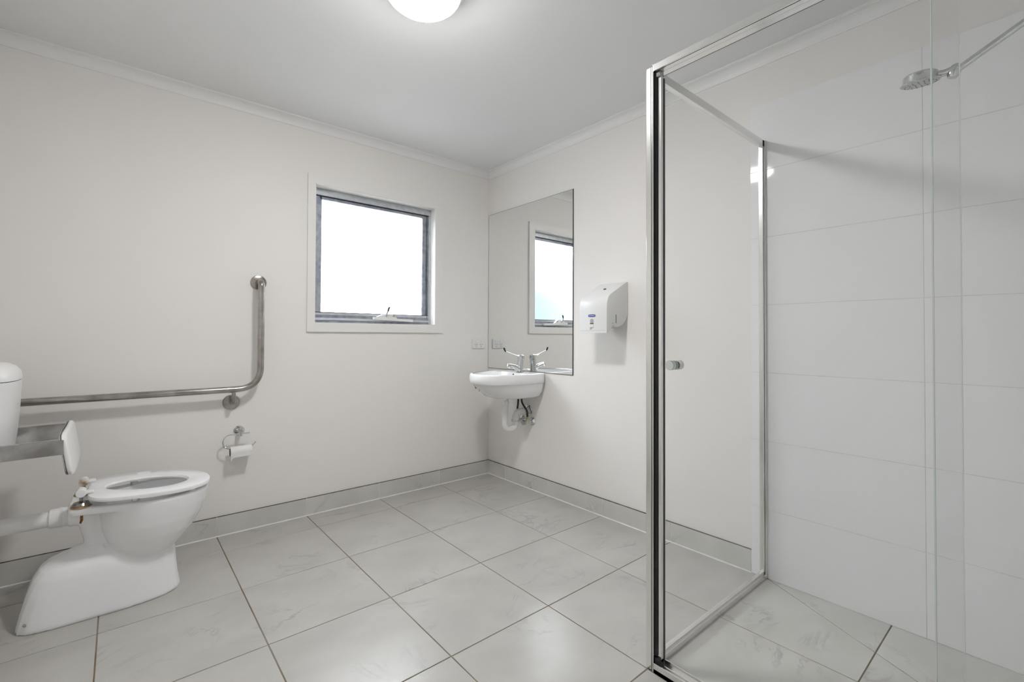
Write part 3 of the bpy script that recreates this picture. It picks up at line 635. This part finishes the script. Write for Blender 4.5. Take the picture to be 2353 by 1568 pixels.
for sgn in (-1, 1):
    hy = CY+sgn*0.085
    hg_ = obj('seat_hinge', G().lathe([(0.001, 0), (0.027, 0), (0.028, 0.005), (0.022, 0.013), (0.009, 0.017), (0.001, 0.018)], (-2.298, hy, 0.4205), (0, 0, 1), 28), 'steel', tl, label='dark chrome domed hinge base')
    obj('washer', G().lathe([(0.001, 0), (0.030, 0), (0.031, 0.002), (0.030, 0.0045), (0.001, 0.0045)], (-2.298, hy, 0.4165), (0, 0, 1), 28), 'brass', hg_)
    obj('hinge_post', G().tube([(-2.298, hy, 0.43), (-2.298, hy, 0.476)], 0.0055, 12), 'steel', hg_)
    obj('bolt_end', G().tube([(-2.296, hy, 0.392), (-2.296, hy, 0.366), (-2.299, hy+0.002, 0.354)], [0.0042, 0.0045, 0.003], 10), 'rust', hg_)
    obj('hinge_knuckle', G().tube([(-2.298, hy-0.016, 0.470), (-2.298, hy+0.016, 0.470)], 0.0155, 20).box((-2.298, hy-0.014, 0.462), (-2.262, hy+0.014, 0.474), 0.003), 'seatp', hg_)
    obj('knuckle_cap', G().lathe([(0.001, 0), (0.015, 0), (0.016, 0.002), (0.014, 0.005), (0.001, 0.006)], (-2.298, hy-0.016, 0.470), (0, -1, 0), 24), 'stain' if sgn > 0 else 'seatp', hg_)

# flush pipe
fp = thing('flush_pipe', (-2.5, CY, 0.33), 'white plastic flush pipe behind the toilet', 'pipe')
obj('pipe', G().tube([(-2.345, CY, 0.366), (-2.659, CY, 0.366)], 0.0285, 28), 'pvc', fp)
obj('collar', G().lathe([(0.001, 0), (0.034, 0), (0.035, 0.003), (0.035, 0.018), (0.037, 0.019), (0.037, 0.024), (0.035, 0.025), (0.035, 0.052), (0.031, 0.056), (0.001, 0.056)], (-2.335, CY, 0.366), (-1, 0, 0), 36), 'pvc', fp)

# cistern
cs = thing('toilet_cistern', (X0, CY, 0.66), 'white plastic toilet cistern at the left end of the grab rail', 'cistern')
def cr_(z, d, hw, nf=3.2): return egg(z, X0, CY-0.02, d+0.016, 0.001, hw-0.006, nf, 2, 64, 1)
obj('tank', G().loft([cr_(0.648, 0.150, 0.170), cr_(0.654, 0.160, 0.180), cr_(0.70, 0.166, 0.186), cr_(0.80, 0.172, 0.192), cr_(0.896, 0.175, 0.195)]), 'plastic', cs, smooth=40)
lid = obj('lid', G().loft([cr_(0.8985, 0.176, 0.196), cr_(0.908, 0.176, 0.196), cr_(0.928, 0.172, 0.192), cr_(0.945, 0.160, 0.180), cr_(0.956, 0.140, 0.158), cr_(0.960, 0.11, 0.12)]), 'plastic', cs, smooth=40)
obj('lid_shadow_gap', G().loft([cr_(0.895, 0.1735, 0.1935), cr_(0.8995, 0.1735, 0.1935)]), 'dark', cs, smooth=40)
obj('flush_button', G().lathe([(0.001, 0), (0.022, 0), (0.021, 0.005), (0.001, 0.006)], (X0+0.085, CY-0.02, 0.959), (0, 0, 1), 24), 'chrome', lid)

# backrest
bk = thing('back_support', (X0, -0.45, 0.56), 'white padded toilet backrest on two stainless steel arms', 'backrest')
pz0_, pz1_ = 0.566, 0.713
def pad_ring(x, k):
    """rounded rectangle in the y-z plane, leaning back"""
    out = []
    for i in range(48):
        t = 2*math.pi*i/48; c_, s_ = math.cos(t), math.sin(t)
        yy = math.copysign(abs(c_)**0.3, c_)*(0.200-k); zz = math.copysign(abs(s_)**0.3, s_)*(0.0765-k)
        bow = -0.012*(yy/0.2)**2
        out.append((x+0.008-0.022*(zz/0.147)+bow*0.3, -0.45+yy, 0.6395+zz))
    return out
obj('pad', G().loft([pad_ring(-2.343, 0.003), pad_ring(-2.340, 0.0), pad_ring(-2.333, 0.0), pad_ring(-2.329, 0.004), pad_ring(-2.327, 0.012)]), 'pad', bk, smooth=50)
obj('backing_plate', G().loft([pad_ring(-2.3475, 0.0), pad_ring(-2.3435, -0.001)]), 'steel2', bk, smooth=50)
for yy in (-0.645, -0.236):
    ga = G(); zt, zb = 0.696, (0.646 if yy < -0.5 else 0.634)
    ch = [(0.0, zb), (0.020, zb), (0.020, zb+0.003), (0.004, zb+0.004), (0.004, zt-0.004), (0.020, zt-0.003), (0.020, zt), (0.0, zt)]
    rings = []
    for i in range(9):
        t = i/8; x = X0+(-2.339-X0)*t; dz = -0.010*(1-t)**2
        rings.append([(x, yy-0.007+a, z+dz) for a, z in ch])
    ga.loft(rings)
    arm = obj('arm', ga, 'steel2', bk, smooth=20)

# ------------------------------------------------------------------ shower screen
sh = thing('shower_screen', (SX, SY, 0), 'chrome framed clear glass shower screen with sliding door', 'shower screen')
ZT = 1.937
OX = -0.896                      # outer plane of the front
# corner post
obj('corner_post', G().box((-0.894, -2.031, 0), (-0.856, -2.007, ZT), 0.0045).box((-0.8945, -2.0365, 0), (-0.858, -2.031, ZT+0.003), 0.0008), 'alu', sh)
obj('post_line', G().box((-0.8952, -2.0325, 0), (-0.890, -2.0316, ZT+0.001)), 'dark', sh, smooth=0)
obj('closing_seal', G().box((-0.886, -2.0438, 0.05), (-0.862, -2.0368, ZT-0.024), 0.001), 'black', sh, smooth=0)
# rails along the front
hr = G()
hr.box((OX, Y0+0.009, ZT-0.022), (-0.846, -2.038, ZT), 0.001)
hr.box((-0.872, Y0+0.009, ZT-0.0228), (-0.848, -2.038, ZT-0.020), 0.0005)
obj('head_rail', hr, 'alu', sh)
obj('head_track', G().box((OX+0.0045, Y0+0.009, ZT-0.0224), (OX+0.0062, -2.0382, ZT-0.0215)), 'dark', sh, smooth=0)
obj('head_track', G().box((-0.8475, Y0+0.009, ZT-0.0232), (-0.8465, -2.0382, ZT-0.0215)), 'dark', sh, smooth=0)
br_ = G()
br_.box((OX, Y0+0.009, 0.0), (OX+0.004, -2.038, 0.031), 0.0008); br_.box((OX, Y0+0.009, 0.0), (-0.846, -2.038, 0.014), 0.0008)
br_.box((-0.872, Y0+0.009, 0.0), (-0.868, -2.038, 0.022), 0.0008); br_.box((-0.850, Y0+0.009, 0.0), (-0.846, -2.038, 0.028), 0.0008)
obj('sill_rail', br_, 'alu', sh)
obj('corner_block', G().box((-0.889, -2.056, 0.012), (-0.860, -2.0368, 0.046), 0.003), 'black', sh)
obj('roller_bracket', G().box((-0.886, -2.056, ZT-0.040), (-0.862, -2.040, ZT-0.023), 0.002), 'steel2', sh)
# return panel
obj('return_glass', G().box((-0.858, -2.0245, 0.016), (-0.016, -2.0195, ZT-0.016)), 'glass', sh, smooth=0)
obj('return_head_rail', G().box((-0.856, -2.031, ZT-0.030), (-0.009, -2.012, ZT), 0.001), 'alu', sh)
obj('return_sill_rail', G().box((-0.856, -2.033, 0), (-0.009, -2.010, 0.022), 0.001).box((-0.856, -2.029, 0.02), (-0.009, -2.014, 0.034), 0.001), 'alu', sh)
wc = G(); wc.box((-0.034, -2.031, 0.034), (-0.009, -2.013, ZT), 0.0015); wc.box((-0.022, -2.036, 0.0), (-0.009, -2.031, ZT), 0.001)
obj('wall_channel', wc, 'alu', sh)
obj('wall_channel_line', G().box((-0.0226, -2.0318, 0.0), (-0.0219, -2.0308, ZT-0.002)), 'dark', sh, smooth=0)
# sliding door
door = obj('sliding_door', G().box((-0.8655, -2.7435, 0.022), (-0.8605, -2.0572, ZT-0.022)), 'glass', sh, smooth=0)
obj('glass_edge', G().box((-0.8660, -2.7455, 0.022), (-0.8600, -2.7436, ZT-0.022)), 'gedge2', door, smooth=0)
obj('door_stile', G().box((-0.880, -2.0560, 0.034), (-0.855, -2.0440, ZT-0.040), 0.0006), 'alu', door)
obj('stile_seal', G().box((-0.8668, -2.0571, 0.034), (-0.8595, -2.0561, ZT-0.042)), 'black', door, smooth=0)
kx, ky, kz = -0.8655, -2.096, 0.973
kp = [(0.001, 0), (0.012, 0), (0.012, 0.005), (0.0148, 0.0052), (0.0148, 0.0085), (0.0122, 0.0087), (0.0122, 0.0115), (0.0148, 0.0117), (0.0148, 0.015), (0.0122, 0.0152), (0.0122, 0.018), (0.0148, 0.0182), (0.015, 0.033), (0.0142, 0.0345), (0.001, 0.0348)]
kn = obj('door_knob', G().lathe(kp, (kx, ky, kz), (-1, 0, 0), 32), 'chrome', door)
for h0 in (0.0008, 0.0085, 0.015):
    obj('knob_groove', G().lathe([(0.001, h0), (0.0128, h0), (0.0128, h0+0.0034), (0.001, h0+0.0034)], (kx, ky, kz), (-1, 0, 0), 32), 'black', kn)
obj('inner_knob', G().lathe([(0.001, 0), (0.012, 0), (0.012, 0.005), (0.015, 0.006), (0.015, 0.022), (0.001, 0.023)], (-0.8605, ky, kz), (1, 0, 0), 32), 'chrome', kn)
# fixed front pane
fg = obj('fixed_pane', G().box((-0.8855, Y0+0.012, 0.012), (-0.8805, -2.7045, ZT-0.018)), 'glass', sh, smooth=0)
obj('glass_edge', G().box((-0.8860, -2.7045, 0.012), (-0.8800, -2.7020, ZT-0.018)), 'gedge', fg, smooth=0)

# ------------------------------------------------------------------ shower head
HX = -0.45
hd = thing('shower_fitting', (HX, -2.62, 1.79), 'chrome round shower head on a straight arm above the shower', 'shower head')
c0 = Vector((HX, -2.622, 1.7885)); ax = Vector((-0.17, -0.02, 0.98)).normalized(); e1 = ax.cross(Vector((0, 1, 0))).normalized(); e2 = ax.cross(e1)
obj('head', G().lathe([(0.001, 0.003), (0.0445, 0.003), (0.046, 0.0045), (0.0415, 0.006), (0.0405, 0.010), (0.0385, 0.026), (0.034, 0.030), (0.012, 0.033), (0.001, 0.034)], c0, ax, 40), 'chrome', hd)
obj('spray_face', G().lathe([(0.001, 0.0), (0.040, 0.0005), (0.0445, 0.0030), (0.001, 0.0035)], c0, ax, 40), 'sface', hd)
nz = G()
for rr, nn in ((0.012, 6), (0.024, 12), (0.035, 18)):
    for k in range(nn):
        t = 2*math.pi*k/nn; p = c0+e1*rr*math.cos(t)+e2*rr*math.sin(t)
        nz.lathe([(0.0004, 0), (0.0014, 0), (0.0012, -0.0008), (0.0004, -0.0008)], p, ax, 6)
nzo = obj('spray_nozzles', nz, 'dark', hd, smooth=0); nzo['kind'] = 'stuff'
obj('neck', G().tube([(HX, -2.650, 1.802), (HX, -2.672, 1.800), (HX, -2.688, 1.799)], [0.012, 0.009, 0.012], 18), 'chrome', hd)
obj('swivel_joint', G().lathe([(0.001, -0.018), (0.011, -0.018), (0.0145, -0.008), (0.0145, 0.004), (0.012, 0.012), (0.006, 0.018), (0.001, 0.019)], (HX, -2.694, 1.797), (0, -0.35, 0.94), 24), 'chrome', hd)
obj('arm', G().tube(fillet([(HX, -2.700, 1.798), (HX, -2.99, 1.957), (HX, Y0+0.01, 2.0)], 0.12, 10), 0.0085, 18), 'chrome', hd)
obj('wall_flange', G().lathe([(0.001, 0), (0.030, 0), (0.028, 0.008), (0.012, 0.012), (0.001, 0.012)], (HX, Y0+0.009, 2.0), (0, 1, 0), 28), 'chrome', hd)
